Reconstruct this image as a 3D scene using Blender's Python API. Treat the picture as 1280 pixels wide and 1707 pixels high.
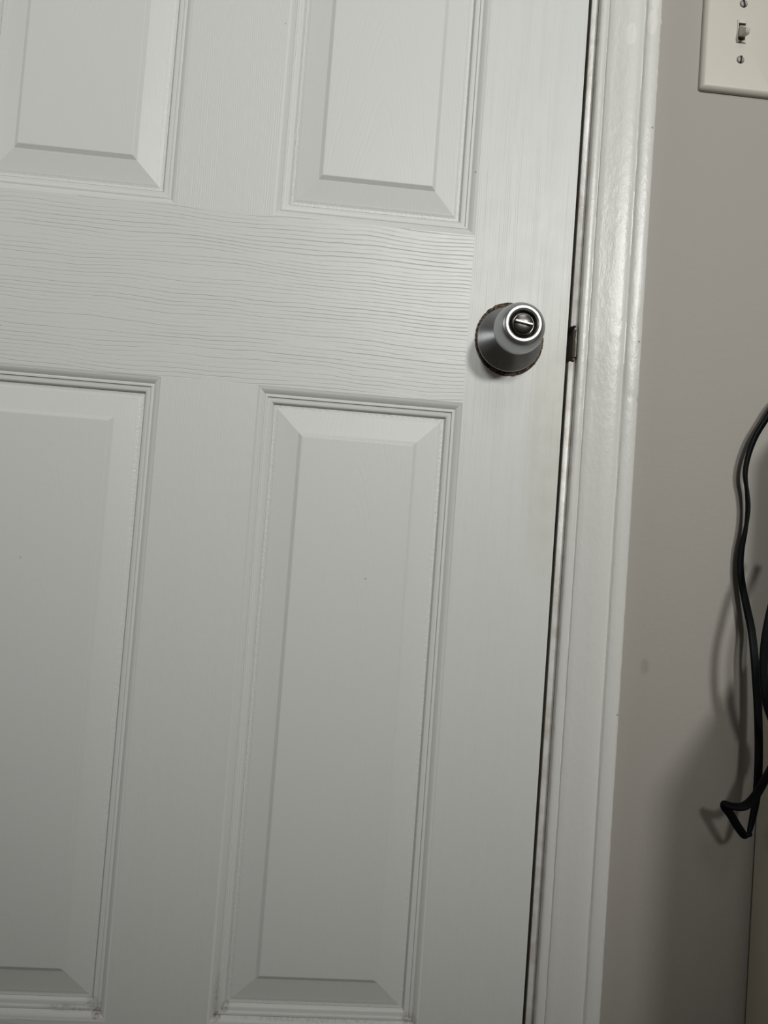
import bpy, bmesh, math, random
from mathutils import Vector, Matrix, noise

for o in list(bpy.data.objects): bpy.data.objects.remove(o)
scene = bpy.context.scene
COL = scene.collection

# ------------------------------------------------------------------ camera
YAW, PITCH, ROLL, FPX = 0.06539, 0.04033, 0.07434, 1282.0
CAM = Vector((0.0, -0.765, 0.705))
_f = Vector((math.sin(YAW)*math.cos(PITCH), math.cos(YAW)*math.cos(PITCH), math.sin(PITCH)))
_r = Vector((math.cos(YAW), -math.sin(YAW), 0)); _u = _r.cross(_f)
RT = _r*math.cos(ROLL) + _u*math.sin(ROLL); UP = -_r*math.sin(ROLL) + _u*math.cos(ROLL); FW = _f
def pix(u, v, y=0.0):
    """photo pixel -> point on the plane at depth y (wall plane is y = 0)"""
    d = FW + RT*((u-640)/FPX) - UP*((v-853.5)/FPX)
    return CAM + d*((y-CAM.y)/d.y)
cd = bpy.data.cameras.new('camera'); cam = bpy.data.objects.new('camera', cd); COL.objects.link(cam)
m = Matrix((RT, UP, -FW)).transposed().to_4x4(); m.translation = CAM; cam.matrix_world = m
cd.sensor_fit = 'VERTICAL'; cd.sensor_height = 36; cd.lens = FPX/1707*36; cd.clip_start = 0.01
scene.camera = cam

# ------------------------------------------------------------------ world, lamps, exposure
w = bpy.data.worlds.new('world'); scene.world = w; w.use_nodes = True
bg = w.node_tree.nodes['Background']; bg.inputs[0].default_value = (0.92, 1.0, 0.95, 1); bg.inputs[1].default_value = 0.05
def aim(o, tgt):
    o.rotation_euler = (Vector(tgt)-o.location).to_track_quat('-Z', 'Y').to_euler()
for lx, le, tx in ((1.38, 238, 0.26), (0.44, 132, 0.14)):        # two shaded lamps across the room
    ld = bpy.data.lights.new('shaded_lamp', 'SPOT'); lamp = bpy.data.objects.new('shaded_lamp', ld); COL.objects.link(lamp)
    ld.energy = le; ld.color = (1.0, 1.0, 0.955); ld.shadow_soft_size = 0.20; ld.spot_size = math.radians(38); ld.spot_blend = 1.0
    lamp.location = (lx, -3.4, 2.26); aim(lamp, (tx, 0, 1.27))
ld = bpy.data.lights.new('overhead_fill', 'AREA'); lamp = bpy.data.objects.new('overhead_fill', ld); COL.objects.link(lamp)  # added overhead fill: more bevel contrast, darker towards the floor
ld.energy = 5; ld.size = 0.7; ld.color = (1.0, 1.0, 0.96); lamp.location = (0.45, -1.5, 2.41)
ld = bpy.data.lights.new('rose_fill', 'POINT'); lamp = bpy.data.objects.new('rose_fill', ld); COL.objects.link(lamp)      # added unseen light, brightens the rose from the hinge side
ld.energy = 4.0; ld.shadow_soft_size = 0.22; lamp.location = (-0.95, -0.46, 1.20)
vs = scene.view_settings
vs.view_transform = 'Standard'; vs.look = 'None'; vs.gamma = 1; vs.use_curve_mapping = False; vs.exposure = -0.08

# ------------------------------------------------------------------ helpers
def link(name, me, mat, parent=None, kind=None):
    o = bpy.data.objects.new(name, me); COL.objects.link(o)
    if mat: me.materials.append(mat)
    if parent:
        o.parent = parent
        o.matrix_parent_inverse = Matrix.Translation(-parent.location)      # meshes are written in room coordinates
    if kind: o['kind'] = kind
    return o
def finish(bm, name, mat, parent=None, kind=None, ang=28, merge=True):
    if merge: bmesh.ops.remove_doubles(bm, verts=bm.verts, dist=1e-6)
    bmesh.ops.recalc_face_normals(bm, faces=bm.faces)
    for f in bm.faces: f.smooth = True
    for e in bm.edges:
        e.smooth = (len(e.link_faces) == 2 and e.calc_face_angle(0) < math.radians(ang))
    me = bpy.data.meshes.new(name); bm.to_mesh(me); bm.free()
    return link(name, me, mat, parent, kind)
def box(bm, x0, x1, y0, y1, z0, z1, bev=0.0, seg=2):
    r = bmesh.ops.create_cube(bm, size=1)
    for v in r['verts']:
        v.co = Vector(((x0+x1)/2+v.co.x*(x1-x0), (y0+y1)/2+v.co.y*(y1-y0), (z0+z1)/2+v.co.z*(z1-z0)))
    if bev:
        es = list({e for v in r['verts'] for e in v.link_edges})
        bmesh.ops.bevel(bm, geom=es, offset=bev, segments=seg, affect='EDGES', profile=0.5)
def empty(name, loc, label=None, cat=None, kind=None, parent=None):
    o = bpy.data.objects.new(name, None); COL.objects.link(o); o.location = loc; o.empty_display_size = 0.05
    if label: o['label'] = label
    if cat: o['category'] = cat
    if kind: o['kind'] = kind
    return o
def lathe(bm, cx, cz, prof, n=72):
    """prof: list of (radius, distance out from the door face); axis -y"""
    rings = []
    for r, d in prof:
        if r < 1e-6: rings.append([bm.verts.new((cx, -d, cz))]); continue
        rings.append([bm.verts.new((cx+r*math.cos(a), -d, cz+r*math.sin(a))) for a in (2*math.pi*i/n for i in range(n))])
    for A, B in zip(rings, rings[1:]):
        for i in range(n):
            j = (i+1) % n
            if len(A) == 1: bm.faces.new((A[0], B[i], B[j]))
            elif len(B) == 1: bm.faces.new((A[i], A[j], B[0]))
            else: bm.faces.new((A[i], A[j], B[j], B[i]))

# ------------------------------------------------------------------ materials
class NT:
    def __init__(s, name):
        s.m = bpy.data.materials.new(name); s.m.use_nodes = True; s.t = s.m.node_tree
        s.b = s.t.nodes['Principled BSDF']; s.pos = s.t.nodes.new('ShaderNodeNewGeometry').outputs['Position']
        sp = s.t.nodes.new('ShaderNodeSeparateXYZ'); s.t.links.new(s.pos, sp.inputs[0]); s.x, s.y, s.z = sp.outputs
    def put(s, sock, v):
        if isinstance(v, (int, float, tuple)): sock.default_value = v
        else: s.t.links.new(v, sock)
    def M(s, op, a, b=0.0, c=None, clamp=False):
        n = s.t.nodes.new('ShaderNodeMath'); n.operation = op; n.use_clamp = clamp
        s.put(n.inputs[0], a); s.put(n.inputs[1], b)
        if c is not None: s.put(n.inputs[2], c)
        return n.outputs[0]
    def vec(s, x, y, z):
        n = s.t.nodes.new('ShaderNodeCombineXYZ')
        for i, q in enumerate((x, y, z)): s.put(n.inputs[i], q)
        return n.outputs[0]
    def noise(s, scale, detail=2.0, rough=0.5, vec=None):
        n = s.t.nodes.new('ShaderNodeTexNoise'); s.put(n.inputs['Vector'], vec if vec is not None else s.pos)
        n.inputs['Scale'].default_value = scale; n.inputs['Detail'].default_value = detail; n.inputs['Roughness'].default_value = rough
        return n.outputs['Fac']
    def ramp(s, v, lo, hi):
        n = s.t.nodes.new('ShaderNodeMapRange'); n.interpolation_type = 'SMOOTHSTEP'; s.put(n.inputs[0], v)
        n.inputs[1].default_value = lo; n.inputs[2].default_value = hi
        return n.outputs[0]
    def mix(s, f, a, b):
        n = s.t.nodes.new('ShaderNodeMix'); n.data_type = 'RGBA'; s.put(n.inputs[0], f); s.put(n.inputs[6], a); s.put(n.inputs[7], b)
        return n.outputs[2]
    def bump(s, h, strength, dist):
        n = s.t.nodes.new('ShaderNodeBump'); n.inputs['Strength'].default_value = strength; n.inputs['Distance'].default_value = dist
        s.put(n.inputs['Height'], h); s.t.links.new(n.outputs[0], s.b.inputs['Normal'])
    def out(s, col=None, rough=None, metal=None, spec=None):
        if col is not None: s.put(s.b.inputs['Base Color'], col)
        if rough is not None: s.put(s.b.inputs['Roughness'], rough)
        if metal is not None: s.b.inputs['Metallic'].default_value = metal
        if spec is not None: s.b.inputs['Specular IOR Level'].default_value = spec
        return s.m
    def spot(s, px, pz, rx, rz):
        """soft elliptical mask around a place on the wall plane"""
        a = s.M('POWER', s.M('DIVIDE', s.M('SUBTRACT', s.x, px), rx), 2.0)
        b = s.M('POWER', s.M('DIVIDE', s.M('SUBTRACT', s.z, pz), rz), 2.0)
        return s.ramp(s.M('ADD', a, b), 1.0, 0.0)

PAINT = (0.73, 0.745, 0.72, 1)
def grime(n, col):
    """brown grime in the lower panel corners, yellowed touch stain below the knob, tiny dark nicks"""
    nz = n.ramp(n.noise(420, 3), 0.42, 0.62)
    for (px, pz, rx, rz, k) in ((-0.1885, 0.2375, 0.006, 0.006, 0.75), (-0.1925, 0.2445, 0.010, 0.008, 0.4), (-0.215, 0.2405, 0.03, 0.004, 0.35), (-0.0745, 0.2385, 0.005, 0.005, 0.7), (-0.0685, 0.2455, 0.006, 0.006, 0.55),
                                (-0.0765, 0.255, 0.004, 0.03, 0.3), (0.112, 0.241, 0.010, 0.008, 0.5), (0.02, 0.2375, 0.10, 0.003, 0.3)):
        f = n.M('MULTIPLY', n.M('MULTIPLY', n.spot(px, pz, rx, rz), n.M('ADD', n.M('MULTIPLY', nz, 0.7), 0.3)), k)
        col = n.mix(f, col, (0.16, 0.085, 0.05, 1))
    st = n.M('MULTIPLY', n.spot(0.215, 0.82, 0.035, 0.17), n.M('MULTIPLY', n.noise(60, 4), 0.45))
    col = n.mix(st, col, (0.50, 0.45, 0.33, 1))
    v = n.t.nodes.new('ShaderNodeTexVoronoi'); v.inputs['Scale'].default_value = 24; n.t.links.new(n.vec(n.x, 0.0, n.z), v.inputs['Vector'])
    hs = n.t.nodes.new('ShaderNodeSeparateColor'); n.t.links.new(v.outputs['Color'], hs.inputs[0])
    dot = n.M('MULTIPLY', n.ramp(v.outputs['Distance'], 0.028, 0.012), n.M('GREATER_THAN', hs.outputs[0], 0.80))
    return n.mix(n.M('MULTIPLY', dot, 0.7), col, (0.14, 0.12, 0.09, 1))
def lines(n, across, along, period, wob, wob_fine, width, cx=7.0, cz=16.0):
    """embossed wood grain: thin long grooves, drifting sideways, of uneven depth"""
    v = n.vec(n.M('MULTIPLY', along, cx), n.M('MULTIPLY', across, cz), 0.0)
    a = n.M('MULTIPLY', n.M('SUBTRACT', n.noise(1.0, 1.0, vec=v), 0.5), wob)
    v2 = n.vec(n.M('MULTIPLY', along, 38.0), n.M('MULTIPLY', across, 60.0), 3.0)
    b = n.M('MULTIPLY', n.M('SUBTRACT', n.noise(1.0, 2.0, vec=v2), 0.5), wob_fine)
    ph = n.M('DIVIDE', n.M('ADD', across, n.M('ADD', a, b)), period)
    tri = n.M('ABSOLUTE', n.M('SUBTRACT', n.M('MULTIPLY', n.M('FRACT', ph), 2.0), 1.0))
    wn = n.t.nodes.new('ShaderNodeTexWhiteNoise'); wn.noise_dimensions = '1D'; n.t.links.new(n.M('FLOOR', n.M('ADD', ph, 0.0)), wn.inputs['W'])
    g = n.ramp(tri, width, 0.0)
    v3 = n.vec(n.M('MULTIPLY', along, 10.0), n.M('MULTIPLY', across, 130.0), 7.0)
    fade = n.ramp(n.noise(1.0, 2.0, vec=v3), 0.25, 0.6)
    return n.M('MULTIPLY', g, n.M('MULTIPLY', fade, n.M('ADD', n.M('MULTIPLY', wn.outputs[0], 0.6), 0.4)))
def paint_mat(name, kind):
    n = NT(name)
    fine = n.M('MULTIPLY', n.noise(900, 2), 0.10)
    lump = n.M('MULTIPLY', n.noise(110, 3, 0.6), 0.30)
    if kind == 'rail': g = lines(n, n.z, n.x, 0.0041, 0.014, 0.0022, 0.30)
    elif kind == 'stile': g = n.M('MULTIPLY', lines(n, n.x, n.z, 0.0021, 0.010, 0.0016, 0.6, 3.0, 30.0), 0.55)
    elif kind == 'field':
        px = n.M('SUBTRACT', n.M('PINGPONG', n.M('ADD', n.x, 0.0754-0.0941-0.3003*3), 0.15015), 0.0)
        ax = n.M('SQRT', n.M('ADD', n.M('MULTIPLY', px, px), 0.00012))
        acr = n.M('ADD', n.M('MULTIPLY', n.z, 0.16), ax)
        g = n.M('MULTIPLY', lines(n, acr, n.z, 0.0036, 0.012, 0.003, 0.5, 9.0, 30.0), 0.30)
    else: g = None
    h = n.M('ADD', fine, lump)
    if kind == 'field':                         # thick brush-out paint gathered in the panel quirk
        h = n.M('ADD', h, n.M('MULTIPLY', n.ramp(n.y, 0.0084, 0.0096), n.M('MULTIPLY', n.noise(330, 2), 3.2)))
    if g is not None: h = n.M('SUBTRACT', h, g)
    n.bump(h, 1.0, {'rail': 0.00034, 'stile': 0.00017, 'field': 0.00015}.get(kind, 0.00020))
    col = grime(n, PAINT)
    if g is not None: col = n.mix(n.M('MULTIPLY', g, 0.10), col, (0.42, 0.41, 0.37, 1))
    return n.out(col, n.M('ADD', n.M('MULTIPLY', n.noise(40, 2), 0.10), 0.31 if kind == 'rail' else 0.35), spec=0.45 if kind == 'rail' else 0.40)
M_rail = paint_mat('rail_paint', 'rail'); M_stile = paint_mat('stile_paint', 'stile'); M_field = paint_mat('panel_paint', 'field'); M_mould = paint_mat('moulding_paint', 'plain')

def trim_mat():
    n = NT('trim_gloss_paint')
    streak = n.vec(n.M('MULTIPLY', n.x, 1.0), n.y, n.M('MULTIPLY', n.z, 0.45))
    lump = n.M('MULTIPLY', n.noise(230, 3, 0.6, streak), 0.8)
    fine = n.M('MULTIPLY', n.noise(1200, 2), 0.15)
    n.bump(n.M('ADD', lump, fine), 1.0, 0.00040)
    col = (0.735, 0.735, 0.71, 1)
    nz = n.noise(300, 3)
    # bare, lighter primer where paint has flaked off near the top
    for (px, pz, rx, rz) in ((0.2665, 1.245, 0.007, 0.016), (0.287, 1.258, 0.007, 0.018), (0.289, 1.29, 0.006, 0.03)):
        pt = n.ramp(n.M('ADD', n.spot(px, pz, rx, rz), n.M('MULTIPLY', n.M('SUBTRACT', nz, 0.5), 0.9)), 0.40, 0.46)
        col = n.mix(n.M('MULTIPLY', pt, 0.8), col, (0.84, 0.82, 0.78, 1))
    # rub marks: brownish dirt along the inner lip and jamb
    inner = n.ramp(n.x, 0.2375, 0.2325)
    col = n.mix(n.M('MULTIPLY', inner, n.M('MULTIPLY', n.ramp(n.noise(55, 3), 0.35, 0.75), 0.55)), col, (0.42, 0.33, 0.25, 1))
    gap_shade = n.M('MULTIPLY', n.ramp(n.y, 0.0012, 0.003), n.ramp(n.x, 0.2365, 0.2355))       # door-gap shade painted into the jamb's inner side
    col = n.mix(n.M('MULTIPLY', gap_shade, 0.9), col, (0.10, 0.075, 0.055, 1))
    v = n.t.nodes.new('ShaderNodeTexVoronoi'); v.inputs['Scale'].default_value = 30; n.t.links.new(n.vec(n.x, 0.0, n.z), v.inputs['Vector'])
    hs = n.t.nodes.new('ShaderNodeSeparateColor'); n.t.links.new(v.outputs['Color'], hs.inputs[0])
    dot = n.M('MULTIPLY', n.ramp(v.outputs['Distance'], 0.045, 0.02), n.M('GREATER_THAN', hs.outputs[0], 0.72))
    col = n.mix(n.M('MULTIPLY', dot, 0.75), col, (0.16, 0.14, 0.12, 1))
    return n.out(col, 0.29, spec=0.45)
M_trim = trim_mat()
def wall_mat():
    n = NT('wall_paint')
    n.bump(n.M('ADD', n.noise(160, 3), n.M('MULTIPLY', n.noise(700, 2), 0.3)), 1.0, 0.00022)
    col = n.mix(n.noise(3.0, 3), (0.39, 0.365, 0.335, 1), (0.41, 0.388, 0.355, 1))
    sm = n.M('MULTIPLY', n.spot(0.326, 0.60, 0.006, 0.010), 0.35)
    col = n.mix(sm, col, (0.25, 0.2, 0.13, 1))
    return n.out(col, 0.62, spec=0.35)
M_wall = wall_mat()
def plain(name, col, rough, metal=0.0, spec=0.5, nscale=None, nd=0.0002, vary=0.0):
    n = NT(name)
    if nscale: n.bump(n.noise(nscale, 3), 1.0, nd)
    c = col
    if vary:
        c = n.mix(n.noise(30, 3), col, tuple(q*(1-vary) for q in col[:3])+(1,))
    return n.out(c, rough, metal, spec)
M_ceil = plain('ceiling_paint', (0.72, 0.72, 0.70, 1), 0.8, nscale=200, nd=0.0004)
M_floor = plain('floor_boards', (0.14, 0.09, 0.06, 1), 0.5, vary=0.4, nscale=30)
M_plate = plain('ivory_plastic', (0.60, 0.57, 0.505, 1), 0.42, nscale=900, nd=0.00005)
M_toggle = plain('toggle_ivory_plastic', (0.64, 0.61, 0.55, 1), 0.35)
M_screw = plain('painted_screw', (0.47, 0.445, 0.40, 1), 0.4, vary=0.15)
M_slot = plain('dark_slot', (0.03, 0.02, 0.02, 1), 0.8)
M_cord = plain('black_vinyl', (0.005, 0.006, 0.007, 1), 0.5, spec=0.12)
M_cab = plain('cabinet_laminate', (0.60, 0.57, 0.47, 1), 0.5, nscale=500, nd=0.00006)
M_black = plain('black_plastic', (0.02, 0.02, 0.02, 1), 0.5)
M_dark = plain('dark_wood_gap', (0.05, 0.04, 0.03, 1), 0.9)
def bare_mat():
    n = NT('bare_brown_wood')
    rim = n.noise(400, 3)
    n.bump(rim, 1.0, 0.0006)
    return n.out(n.mix(n.ramp(rim, 0.35, 0.65), (0.025, 0.02, 0.016, 1), (0.17, 0.105, 0.07, 1)), 0.85, spec=0.2)
M_bare = bare_mat()
def metal_mat(name, col, rough, aniso):
    n = NT(name)
    n.out(col, rough, 1.0)
    if aniso:
        n.b.inputs['Anisotropic'].default_value = aniso; n.b.inputs['Anisotropic Rotation'].default_value = 0.25
        t = n.t.nodes.new('ShaderNodeTangent'); t.direction_type = 'RADIAL'; t.axis = 'Y'
        n.t.links.new(t.outputs[0], n.b.inputs['Tangent'])
    return n.m
M_satin = metal_mat('satin_chrome', (0.42, 0.43, 0.445, 1), 0.31, 0.40)
M_rim = metal_mat('polished_rim', (0.78, 0.79, 0.80, 1), 0.33, 0.0)
M_dkmetal = metal_mat('dark_chrome', (0.16, 0.155, 0.145, 1), 0.22, 0.0)
M_strike = plain('worn_strike_metal', (0.17, 0.145, 0.12, 1), 0.45, 0.6, nscale=300, nd=0.0004, vary=0.5)

# ------------------------------------------------------------------ room shell
XE, DL, DT = 0.22417, -0.4871, 2.034          # latch edge, hinge edge, top of the door
bm = bmesh.new()                               # wall with the doorway, 11 cm thick
box(bm, 0.2365, 2.4, 0, 0.11, 0, 2.44); box(bm, -1.6, DL-0.0125, 0, 0.11, 0, 2.44); box(bm, DL-0.0125, 0.2365, 0, 0.11, DT+0.0125, 2.44)
finish(bm, 'wall_back', M_wall, kind='structure', merge=False)['label'] = 'beige-grey painted wall to the right of the door'
bm = bmesh.new(); box(bm, -1.6, 2.4, -5.0, 0.6, -0.05, 0.0); finish(bm, 'floor', M_floor, kind='structure')['label'] = 'brown floor below the door'
bm = bmesh.new(); box(bm, -1.6, 2.4, -5.0, 0.11, 2.44, 2.5); finish(bm, 'ceiling', M_ceil, kind='structure')['label'] = 'white painted ceiling of the room'
bm = bmesh.new(); box(bm, -1.7, -1.6, -5.0, 0.11, 0, 2.5); finish(bm, 'wall_left', M_wall, kind='structure')['label'] = 'beige-grey painted side wall on the hinge side'
bm = bmesh.new(); box(bm, 2.4, 2.5, -5.0, 0.11, 0, 2.5); finish(bm, 'wall_right', M_wall, kind='structure')['label'] = 'beige-grey painted side wall beyond the cabinet'

# ------------------------------------------------------------------ jamb, stop and casing
J0 = XE+0.0030                                 # latch-side jamb starts past a 3 mm gap
def jit(p, a): return (noise.noise(Vector(p)))*a
bm = bmesh.new()
def jamb_piece(z0, z1, x0):
    box(bm, x0, 0.2364, 0.0004, 0.11, z0, z1, 0.0012, 2)
jamb_piece(0, 0.9045, J0); jamb_piece(0.9402, DT+0.003, J0); jamb_piece(0.9040, 0.9406, J0+0.0042)
box(bm, XE-0.009, J0+0.001, 0.037, 0.062, 0, DT)          # stop behind the door
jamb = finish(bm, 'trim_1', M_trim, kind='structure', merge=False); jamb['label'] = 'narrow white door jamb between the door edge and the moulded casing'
bm = bmesh.new(); box(bm, DL-0.0123, DL-0.003, 0.0004, 0.11, 0, DT+0.003, 0.0012); box(bm, DL-0.004, DL+0.009, 0.037, 0.062, 0, DT)
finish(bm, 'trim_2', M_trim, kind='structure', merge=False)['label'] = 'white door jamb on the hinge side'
bm = bmesh.new(); box(bm, DL-0.0123, 0.2364, 0.0004, 0.11, DT+0.003, DT+0.0123, 0.0012)
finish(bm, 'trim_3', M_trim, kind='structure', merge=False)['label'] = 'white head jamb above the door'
# strike plate: a worn metal lip let into the jamb, broken paint around it
bm = bmesh.new()
N = 10
prof = []
for i in range(N+1):
    a = i/N
    prof.append((J0+0.0028+a*0.0068, -0.0006-0.0016*math.sin(a*math.pi)))
zs = [0.9085+0.0285*k/8 for k in range(9)]
grid = [[bm.verts.new((x+jit((x*300, 1, z*200), 0.0004), y+jit((x*400, z*300, 2), 0.0005), z)) for x, y in prof] for z in zs]
for A, B in zip(grid, grid[1:]):
    for i in range(N): bm.faces.new((A[i], A[i+1], B[i+1], B[i]))
r = bmesh.ops.extrude_face_region(bm, geom=bm.faces[:])
for v in r['geom']:
    if isinstance(v, bmesh.types.BMVert): v.co.y += 0.0045
so = finish(bm, 'strike_plate', M_strike, jamb); so['label'] = 'worn grey metal strike plate with chipped paint'
bm = bmesh.new()
for (cx, cz, rx, rz) in ((0.2351, 0.9385, 0.0012, 0.0016), (0.2348, 0.9075, 0.0011, 0.0014), (0.2318, 0.9055, 0.0014, 0.0010), (0.2308, 0.9405, 0.0017, 0.0010)):
    vs_ = [bm.verts.new((cx+rx*math.cos(t)*(1+0.3*math.sin(3*t+cx*999)), -0.0012, cz+rz*math.sin(t)*(1+0.3*math.cos(2*t)))) for t in (2*math.pi*i/10 for i in range(10))]
    f = bm.faces.new(vs_); q = bmesh.ops.extrude_face_region(bm, geom=[f])
    for v in q['geom']:
        if isinstance(v, bmesh.types.BMVert): v.co.y += 0.004
finish(bm, 'paint_chip', M_dark, jamb, merge=False)

# casing profile: (distance from the doorway-side edge, how proud of the wall)
CP = [(0, 0), (0.0, 0.0058), (0.0006, 0.0070), (0.0016, 0.0077), (0.004, 0.0082), (0.0072, 0.0080), (0.0082, 0.0076), (0.0088, 0.0064), (0.0094, 0.0064), (0.0099, 0.0080), (0.0108, 0.0086),
      (0.016, 0.0094), (0.022, 0.0106), (0.028, 0.0120), (0.033, 0.0129), (0.038, 0.0133), (0.042, 0.0131), (0.0442, 0.0125), (0.0453, 0.0121), (0.0461, 0.0124), (0.0470, 0.0140), (0.0485, 0.0149),
      (0.054, 0.0155), (0.0590, 0.0154), (0.0612, 0.0147), (0.0623, 0.0132), (0.0625, 0.0105), (0.0625, 0)]
CX = 0.2345
def casing(side):
    bm = bmesh.new(); rows = []
    zlist = [0.0, 0.1] + [0.2+0.004*i for i in range(290)] + [1.45, 1.7, None] if side > 0 else [0.0, None]
    for z in zlist:
        row = []
        for i, (d, h) in enumerate(CP):
            x = CX+d if side > 0 else (DL-(CX-XE))-d
            zz = (DT+(CX-XE)+d) if z is None else z
            jx = jh = 0.0
            if side > 0 and z is not None and 0 < i < len(CP)-1:
                jh = 0.00022*noise.noise(Vector((i*3.1, z*22, 0)))+0.00012*noise.noise(Vector((i*5.7, z*95, 4)))
                if i >= 22 and i < len(CP)-1:      # ragged paint edge against the wall near the top
                    k = 1.0 if z > 1.19 else 0.28
                    jx = k*0.0011*noise.noise(Vector((z*75, 2, 0)))+k*0.0008*noise.noise(Vector((z*210, 7, 0)))
                    if abs(z-0.8685) < 0.0022: jx -= 0.0007
                if i >= 20 and abs(z-0.870) < 0.0025: jh -= 0.0003        # crack across the outer band
                if i in (7, 8): jx = 0.0005*noise.noise(Vector((z*18, 9, 0)))
            row.append(bm.verts.new((x+jx, -(h+jh), zz)))
        rows.append(row)
    for A, B in zip(rows, rows[1:]):
        for i in range(len(CP)-1): bm.faces.new((A[i], A[i+1], B[i+1], B[i]))
    return bm
o = finish(casing(1), 'trim_4', M_trim, kind='structure', ang=40); o['label'] = 'glossy white moulded door casing beside the latch edge'
o = finish(casing(-1), 'trim_5', M_trim, kind='structure', ang=40); o['label'] = 'white moulded door casing on the hinge side'
bm = bmesh.new(); rows = []
for s in (1, -1):
    rows.append([bm.verts.new((CX+d if s > 0 else (DL-(CX-XE))-d, -h, DT+(CX-XE)+d)) for d, h in CP])
for i in range(len(CP)-1): bm.faces.new((rows[0][i], rows[0][i+1], rows[1][i+1], rows[1][i]))
finish(bm, 'trim_6', M_trim, kind='structure', ang=40)['label'] = 'white moulded head casing above the door'

# ------------------------------------------------------------------ door: stiles, rails, mullions, moulded raised panels
door = empty('door_1', (XE, 0, 0.012), 'white six-panel door with embossed wood grain and a satin metal knob', 'door', 'structure')
TH = 0.035; OFF = 0.0085
PX = ((-0.0754, 0.11286), (-0.37575, -0.18749))
PZ = ((0.2400, 0.84346), (1.03276, 1.62), (1.735, 1.925))
def slab(name, x0, x1, z0, z1, mat, edge=None):
    bm = bmesh.new(); box(bm, x0, x1, 0, TH, z0, z1)
    if edge is not None:
        es = [e for e in bm.edges if all(abs(v.co.x-edge) < 1e-6 for v in e.verts) and abs(e.verts[0].co.z-e.verts[1].co.z) > 0.1]
        bmesh.ops.bevel(bm, geom=es, offset=0.0012, segments=3, affect='EDGES')
    return finish(bm, name, mat, door, merge=False)
XR = PX[0][1]+OFF; XL = PX[1][0]-OFF
slab('stile', XR, XE, 0.012, DT, M_stile, XE); slab('stile', DL, XL, 0.012, DT, M_stile, DL)
zz = [0.012] + [q for a, b in PZ for q in (a-OFF, b+OFF)] + [DT]
for i in range(0, len(zz), 2): slab('rail', XL, XR, zz[i], zz[i+1], M_rail)
for a, b in PZ: slab('mullion', PX[1][1]+OFF, PX[0][0]-OFF, a-OFF, b+OFF, M_stile)
# moulding section: (inset from the bead line, depth below the door face)
MP = [(-0.0085, 0.0), (-0.0080, 0.00035), (-0.0068, 0.0007), (-0.0055, 0.0013), (-0.0042, 0.0021), (-0.0030, 0.0031), (-0.0020, 0.0042), (-0.0016, 0.0047), (-0.0012, 0.0044), (-0.0006, 0.0040), (0.0004, 0.0040), (0.0011, 0.0042),
      (0.0014, 0.0056), (0.0020, 0.0058), (0.0034, 0.0058), (0.0050, 0.0062), (0.0063, 0.0070), (0.0070, 0.0083), (0.0074, 0.0100), (0.0080, 0.0100)]
FP = [(0.0078, 0.0100), (0.0095, 0.0100), (0.0108, 0.0099), (0.0122, 0.0094), (0.0134, 0.0088), (0.0345, 0.0042), (0.0348, 0.0040), (0.0378, 0.0018), (0.0383, 0.0015), (0.0390, 0.0014)]
def rings(bm, x0, x1, z0, z1, P, fill):
    prev = None
    for s, h in P:
        c = [bm.verts.new(q) for q in ((x0+s, h, z0+s), (x1-s, h, z0+s), (x1-s, h, z1-s), (x0+s, h, z1-s))]
        if prev:
            for i in range(4): bm.faces.new((prev[i], prev[(i+1) % 4], c[(i+1) % 4], c[i]))
        prev = c
    if fill: bm.faces.new(prev)
for (x0, x1) in PX:
    for (z0, z1) in PZ:
        bm = bmesh.new(); rings(bm, x0, x1, z0, z1, FP, True)
        pan = finish(bm, 'panel', M_field, door, ang=6)
        bm = bmesh.new(); rings(bm, x0, x1, z0, z1, MP, False)
        finish(bm, 'panel_moulding', M_mould, pan, ang=24)

# ------------------------------------------------------------------ doorknob
KX, KZ = 0.1642, 0.9203
kn = []
for i in range(9):                              # waist sweeping up into the round knob head
    t = i/8; kn.append((0.0165-0.0022*math.sin(t*math.pi)+0.006*t*t, 0.017+0.018*t))
kn += [(0.0233, 0.0358), (0.0241, 0.0375), (0.0244, 0.0400), (0.0243, 0.0430), (0.0238, 0.0470), (0.0228, 0.0515), (0.0214, 0.0552), (0.0202, 0.0575), (0.0191, 0.0587)]
bm = bmesh.new(); lathe(bm, KX, KZ, kn); knob = finish(bm, 'doorknob', M_satin, door, ang=40); knob['label'] = 'round brushed satin-chrome doorknob with a privacy turn button'
bm = bmesh.new(); lathe(bm, KX, KZ, [(0.0332, 0.0002), (0.0334, 0.0022), (0.0331, 0.0034), (0.0320, 0.0042), (0.0312, 0.0050), (0.0300, 0.0062), (0.0260, 0.0098), (0.0215, 0.0140), (0.0185, 0.0168), (0.0164, 0.0190)])
finish(bm, 'rose', M_satin, knob, ang=40)['label'] = 'conical brushed metal rose plate'
bm = bmesh.new(); lathe(bm, KX, KZ, [(0.0192, 0.0586), (0.0185, 0.0594), (0.0170, 0.0601), (0.0155, 0.0602), (0.0143, 0.0599), (0.0136, 0.0594), (0.0132, 0.0584)])
finish(bm, 'rim', M_rim, knob, ang=60)['label'] = 'bright metal ring round the button recess'
bm = bmesh.new(); lathe(bm, KX, KZ, [(0.0133, 0.0588), (0.0128, 0.0565), (0.0112, 0.0548), (0.0100, 0.0545), (0, 0.0545)])
finish(bm, 'button_recess', M_dkmetal, knob, ang=40)
bm = bmesh.new(); lathe(bm, KX, KZ, [(0.0094, 0.0540), (0.0096, 0.0580), (0.0093, 0.0590), (0.0086, 0.0594), (0, 0.0594)], 48)
but = finish(bm, 'turn_button', M_dkmetal, knob, ang=40); but['label'] = 'dark chrome turn button with a raised bar'
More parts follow.
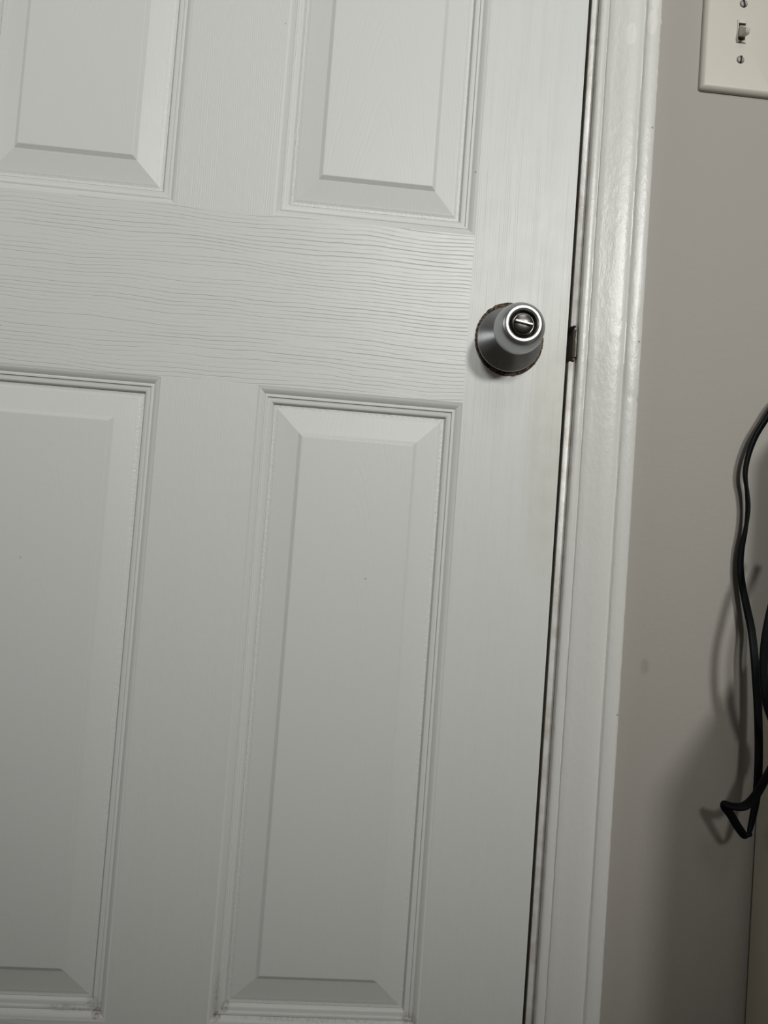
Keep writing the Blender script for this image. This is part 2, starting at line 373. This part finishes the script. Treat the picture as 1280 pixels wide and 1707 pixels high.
bm = bmesh.new(); box(bm, KX-0.0088, KX+0.0088, -0.0618, -0.0585, KZ-0.0004, KZ+0.0022, 0.0008, 3)
rot = Matrix.Translation((KX, 0, KZ)) @ Matrix.Rotation(math.radians(9), 4, 'Y') @ Matrix.Translation((-KX, 0, -KZ))
bmesh.ops.transform(bm, matrix=rot, verts=bm.verts)
finish(bm, 'turn_bar', M_rim, knob, ang=40)
# ring of bare wood where the paint stops short of the rose, with a ragged edge
bm = bmesh.new(); n = 220; A = []; B = []
for i in range(n):
    a = 2*math.pi*i/n
    rx, rz = 0.0352, 0.0376
    rr = 1 + 0.022*noise.noise(Vector((i*0.9, 0, 0))) + 0.018*noise.noise(Vector((i*0.23, 5, 0)))
    A.append(bm.verts.new((KX+rx*rr*math.cos(a), -0.0007, KZ+0.0005+rz*rr*math.sin(a)))); B.append(bm.verts.new((KX+0.028*math.cos(a), -0.0007, KZ+0.028*math.sin(a))))
for i in range(n): bm.faces.new((A[i], A[(i+1) % n], B[(i+1) % n], B[i]))
r = bmesh.ops.extrude_face_region(bm, geom=bm.faces[:])
for v in r['geom']:
    if isinstance(v, bmesh.types.BMVert): v.co.y += 0.0009
finish(bm, 'bare_wood_ring', M_bare, knob)['label'] = 'ragged ring of unpainted brown wood'

# ------------------------------------------------------------------ light switch
SX, SZ = 0.3862, 1.2656; HW, HH = 0.0404, 0.0646
sw = empty('light_switch', (SX, 0, SZ-HH), 'ivory wall switch plate with a small toggle, beside the door casing', 'light switch')
bm = bmesh.new()
def hole_plate(bm, x0, x1, z0, z1, hx, hz, cx, cz):
    loops = []
    for d, h in ((0, 0.0), (0, 0.0022), (0.0006, 0.0034), (0.0016, 0.0046), (0.0030, 0.0056), (0.0046, 0.0061), (0.0060, 0.0062)):
        n = 6; R = max(0.0006, 0.0032-d*0.45); pts = []
        for (qx, qz, a0) in ((x1-d-R, z1-d-R, 0), (x0+d+R, z1-d-R, 90), (x0+d+R, z0+d+R, 180), (x1-d-R, z0+d+R, 270)):
            for k in range(n+1):
                a = math.radians(a0+90*k/n); pts.append(bm.verts.new((qx+R*math.cos(a), -h, qz+R*math.sin(a))))
        loops.append(pts)
    N = len(loops[0])
    for A, B in zip(loops, loops[1:]):
        for i in range(N): bm.faces.new((A[i], A[(i+1) % N], B[(i+1) % N], B[i]))
    # face with the toggle window
    top = loops[-1]; h = [bm.verts.new((cx+sx*hx, -0.0062, cz+sz*hz)) for sx, sz in ((1, 1), (-1, 1), (-1, -1), (1, -1))]
    q = N//4
    for s in range(4):
        arc = top[s*q:(s+1)*q]; nxt = top[((s+1)*q) % N]
        for i in range(len(arc)-1): bm.faces.new((arc[i], arc[i+1], h[s]))
        bm.faces.new((arc[-1], nxt, h[(s+1) % 4], h[s]))
    h2 = [bm.verts.new((v.co.x, -0.002, v.co.z)) for v in h]
    for i in range(4): bm.faces.new((h[i], h[(i+1) % 4], h2[(i+1) % 4], h2[i]))
hole_plate(bm, SX-HW, SX+HW, SZ-HH, SZ+HH, 0.0052, 0.0124, SX, SZ)
finish(bm, 'cover_plate', M_plate, sw, ang=35)
bm = bmesh.new(); box(bm, SX-0.0052, SX+0.0052, -0.0024, -0.0003, SZ-0.0124, SZ+0.0124); finish(bm, 'slot_back', M_slot, sw)
bm = bmesh.new()                                # collar: four strips framing the lever
for a in ((SX-0.0050, SX-0.0037, SZ-0.0122, SZ+0.0122), (SX+0.0037, SX+0.0050, SZ-0.0122, SZ+0.0122), (SX-0.0037, SX+0.0037, SZ+0.0092, SZ+0.0122), (SX-0.0037, SX+0.0037, SZ-0.0117, SZ-0.0088)):
    box(bm, a[0], a[1], -0.0068, -0.002, a[2], a[3], 0.0003, 1)
finish(bm, 'toggle_collar', M_toggle, sw, merge=False)
bm = bmesh.new()                                # lever tilted down
rows = []
for t, hw, hd in ((0.0, 0.0034, 0.0062), (0.35, 0.0033, 0.0048), (0.7, 0.0030, 0.0036), (0.92, 0.0027, 0.0030), (1.0, 0.0018, 0.0020)):
    c = Vector((SX, -0.0040-0.0150*t, SZ+0.0010-0.0085*t)); ax = Vector((0, -0.5, -0.87)).normalized()
    up = Vector((0, -0.49, 0.87)).normalized()
    rows.append([bm.verts.new(c+Vector((sx*hw, 0, 0))+up*(sz*hd)) for sx, sz in ((1, 1), (-1, 1), (-1, -1), (1, -1))])
for A, B in zip(rows, rows[1:]):
    for i in range(4): bm.faces.new((A[i], A[(i+1) % 4], B[(i+1) % 4], B[i]))
bm.faces.new(rows[0]); bm.faces.new(rows[-1])
bmesh.ops.bevel(bm, geom=bm.edges[:], offset=0.0005, segments=2, affect='EDGES')
finish(bm, 'toggle_lever', M_toggle, sw, ang=50)
for dz, an in ((0.0302, -14), (-0.0300, 2)):
    bm = bmesh.new(); lathe(bm, SX+0.0003, SZ+dz, [(0.0037, 0.0058), (0.0037, 0.0064), (0.0030, 0.0072), (0.0016, 0.0077), (0, 0.0078)], 32)
    scw = finish(bm, 'screw', M_screw, sw, ang=50)
    bm = bmesh.new(); lathe(bm, SX+0.0003, SZ+dz, [(0.0042, 0.0060), (0.0041, 0.00635), (0.0036, 0.00635)], 32)
    finish(bm, 'countersink', M_slot, scw)
    bm = bmesh.new(); box(bm, -0.0009, 0.0009, -0.0081, -0.0066, -0.0034, 0.0034)
    bmesh.ops.transform(bm, matrix=Matrix.Translation((SX+0.0003, 0, SZ+dz)) @ Matrix.Rotation(math.radians(an), 4, 'Y'), verts=bm.verts)
    finish(bm, 'screw_slot', M_slot, scw)

# ------------------------------------------------------------------ cabinet at the lower right and the black box on it
CBX, CBZ, CBD = 0.4505, 0.645, 0.33
cab = empty('cabinet', (CBX+0.3, -CBD/2, 0), 'pale plain cabinet standing against the wall at the lower right', 'cabinet')
bm = bmesh.new(); box(bm, CBX, CBX+0.018, -CBD, -0.0015, 0.0, CBZ-0.018, 0.001); finish(bm, 'side_panel', M_cab, cab)
bm = bmesh.new(); box(bm, CBX+0.582, CBX+0.6, -CBD, -0.0015, 0.0, CBZ-0.018, 0.001); finish(bm, 'side_panel', M_cab, cab)
bm = bmesh.new(); box(bm, CBX, CBX+0.6, -CBD, -0.0015, CBZ-0.018, CBZ, 0.0015); finish(bm, 'top', M_cab, cab)
bm = bmesh.new(); box(bm, CBX+0.018, CBX+0.582, -CBD+0.018, -0.0015, 0.05, 0.066); box(bm, CBX+0.018, CBX+0.582, -0.008, -0.0015, 0.066, CBZ-0.018); finish(bm, 'carcass', M_cab, cab, merge=False)
for i in range(2):
    bm = bmesh.new(); x0 = CBX+0.019+i*0.282; box(bm, x0, x0+0.280, -CBD, -CBD+0.017, 0.07, CBZ-0.02, 0.001); finish(bm, 'cabinet_door', M_cab, cab)
BX = 0.469
bb = empty('black_box', (BX+0.15, -0.08, CBZ), 'black boxy appliance standing on the pale cabinet, past the cord', 'appliance')
bm = bmesh.new(); box(bm, BX, BX+0.30, -0.150, -0.012, CBZ+0.006, 0.880, 0.004); finish(bm, 'housing', M_black, bb)
for i in range(2):
    bm = bmesh.new(); x0 = BX+0.02+i*0.23; box(bm, x0, x0+0.03, -0.14, -0.02, CBZ, CBZ+0.007); finish(bm, 'foot', M_black, bb)

# ------------------------------------------------------------------ black flat cord: hangs, folds sharply, loops back up
K = [  # photo pixel, distance from the wall, twist of the flat section (degrees)
 (1330, 640, .012, 50), (1297, 668, .0115, 45), (1276, 700, .0115, 42), (1259, 728, .011, 42), (1247, 760, .011, 45), (1242, 790, .011, 50), (1245, 820, .010, 65), (1246.5, 848, .010, 72), (1243, 880, .009, 58), (1236, 915, .008, 36), (1234, 945, .008, 26),
 (1237, 975, .009, 20), (1244, 1010, .011, 10), (1252, 1048, .014, 5), (1257, 1090, .020, 0), (1260, 1130, .022, 0), (1263, 1180, .025, 0), (1264.5, 1230, .028, 0), (1264, 1280, .031, 0), (1260.5, 1330, .034, 10), (1254, 1365, .036, 30), (1248.5, 1387, .038, 50),
 (1246, 1393, .042, 60), (1240, 1392, .042, 40), (1229, 1377, .041, 25), (1217, 1357, .040, 20), (1208.5, 1346, .039, 30), (1209, 1341, .041, 60), (1220, 1344, .043, 60), (1236, 1345, .045, 50), (1249, 1338, .047, 30), (1262, 1322, .049, 10), (1273, 1303, .051, 0), (1286, 1280, .053, 0),
 (1297, 1255, .054, 0), (1298, 1228, .055, 0), (1289, 1205, .056, 0), (1280, 1180, .056, 0), (1274.5, 1150, .057, 0), (1272.5, 1115, .058, 0), (1274, 1080, .059, 0), (1279, 1045, .060, 0), (1287, 1008, .060, 0), (1300, 960, .060, 0), (1325, 900, .060, 0)]
P = [(pix(u, v, -d), math.radians(t)) for u, v, d, t in K]
def cr(a, b, c, d, t): return 0.5*((2*b)+(c-a)*t+(2*a-5*b+4*c-d)*t*t+(3*b-a-3*c+d)*t*t*t)
path = []
for i in range(len(P)-1):
    q = [P[max(0, min(len(P)-1, i+k))] for k in (-1, 0, 1, 2)]
    for k in range(6):
        t = k/6; path.append((cr(q[0][0], q[1][0], q[2][0], q[3][0], t), cr(q[0][1], q[1][1], q[2][1], q[3][1], t)))
path.append(P[-1])
bm = bmesh.new(); prev = None; NS = 20; RW, SEP = 0.0021, 0.0020
for i, (p, tw) in enumerate(path):
    tan = (path[min(i+1, len(path)-1)][0]-path[max(i-1, 0)][0]).normalized()
    out = Vector((0, -1, 0)); side = tan.cross(out)
    side = side.normalized() if side.length > 1e-4 else Vector((1, 0, 0)); nor = side.cross(tan).normalized()
    s2 = side*math.cos(tw)+nor*math.sin(tw); n2 = -side*math.sin(tw)+nor*math.cos(tw)
    ring = []
    for k in range(NS):                         # two round wires joined by a web
        a = 2*math.pi*k/NS; sx = SEP if math.cos(a) > 0 else -SEP
        ax = math.cos(a)*RW+(sx if abs(math.cos(a)) > 0.25 else 0); az = math.sin(a)*(RW if abs(math.cos(a)) > 0.25 else RW*0.45)
        ring.append(bm.verts.new(p+s2*ax+n2*az))
    if prev:
        for k in range(NS): bm.faces.new((prev[k], prev[(k+1) % NS], ring[(k+1) % NS], ring[k]))
    else: bm.faces.new(ring)
    prev = ring
bm.faces.new(prev)
cord = finish(bm, 'power_cord', M_cord, ang=70)
cord['label'] = 'black flat two-wire cord hanging folded beside the wall'; cord['category'] = 'cord'
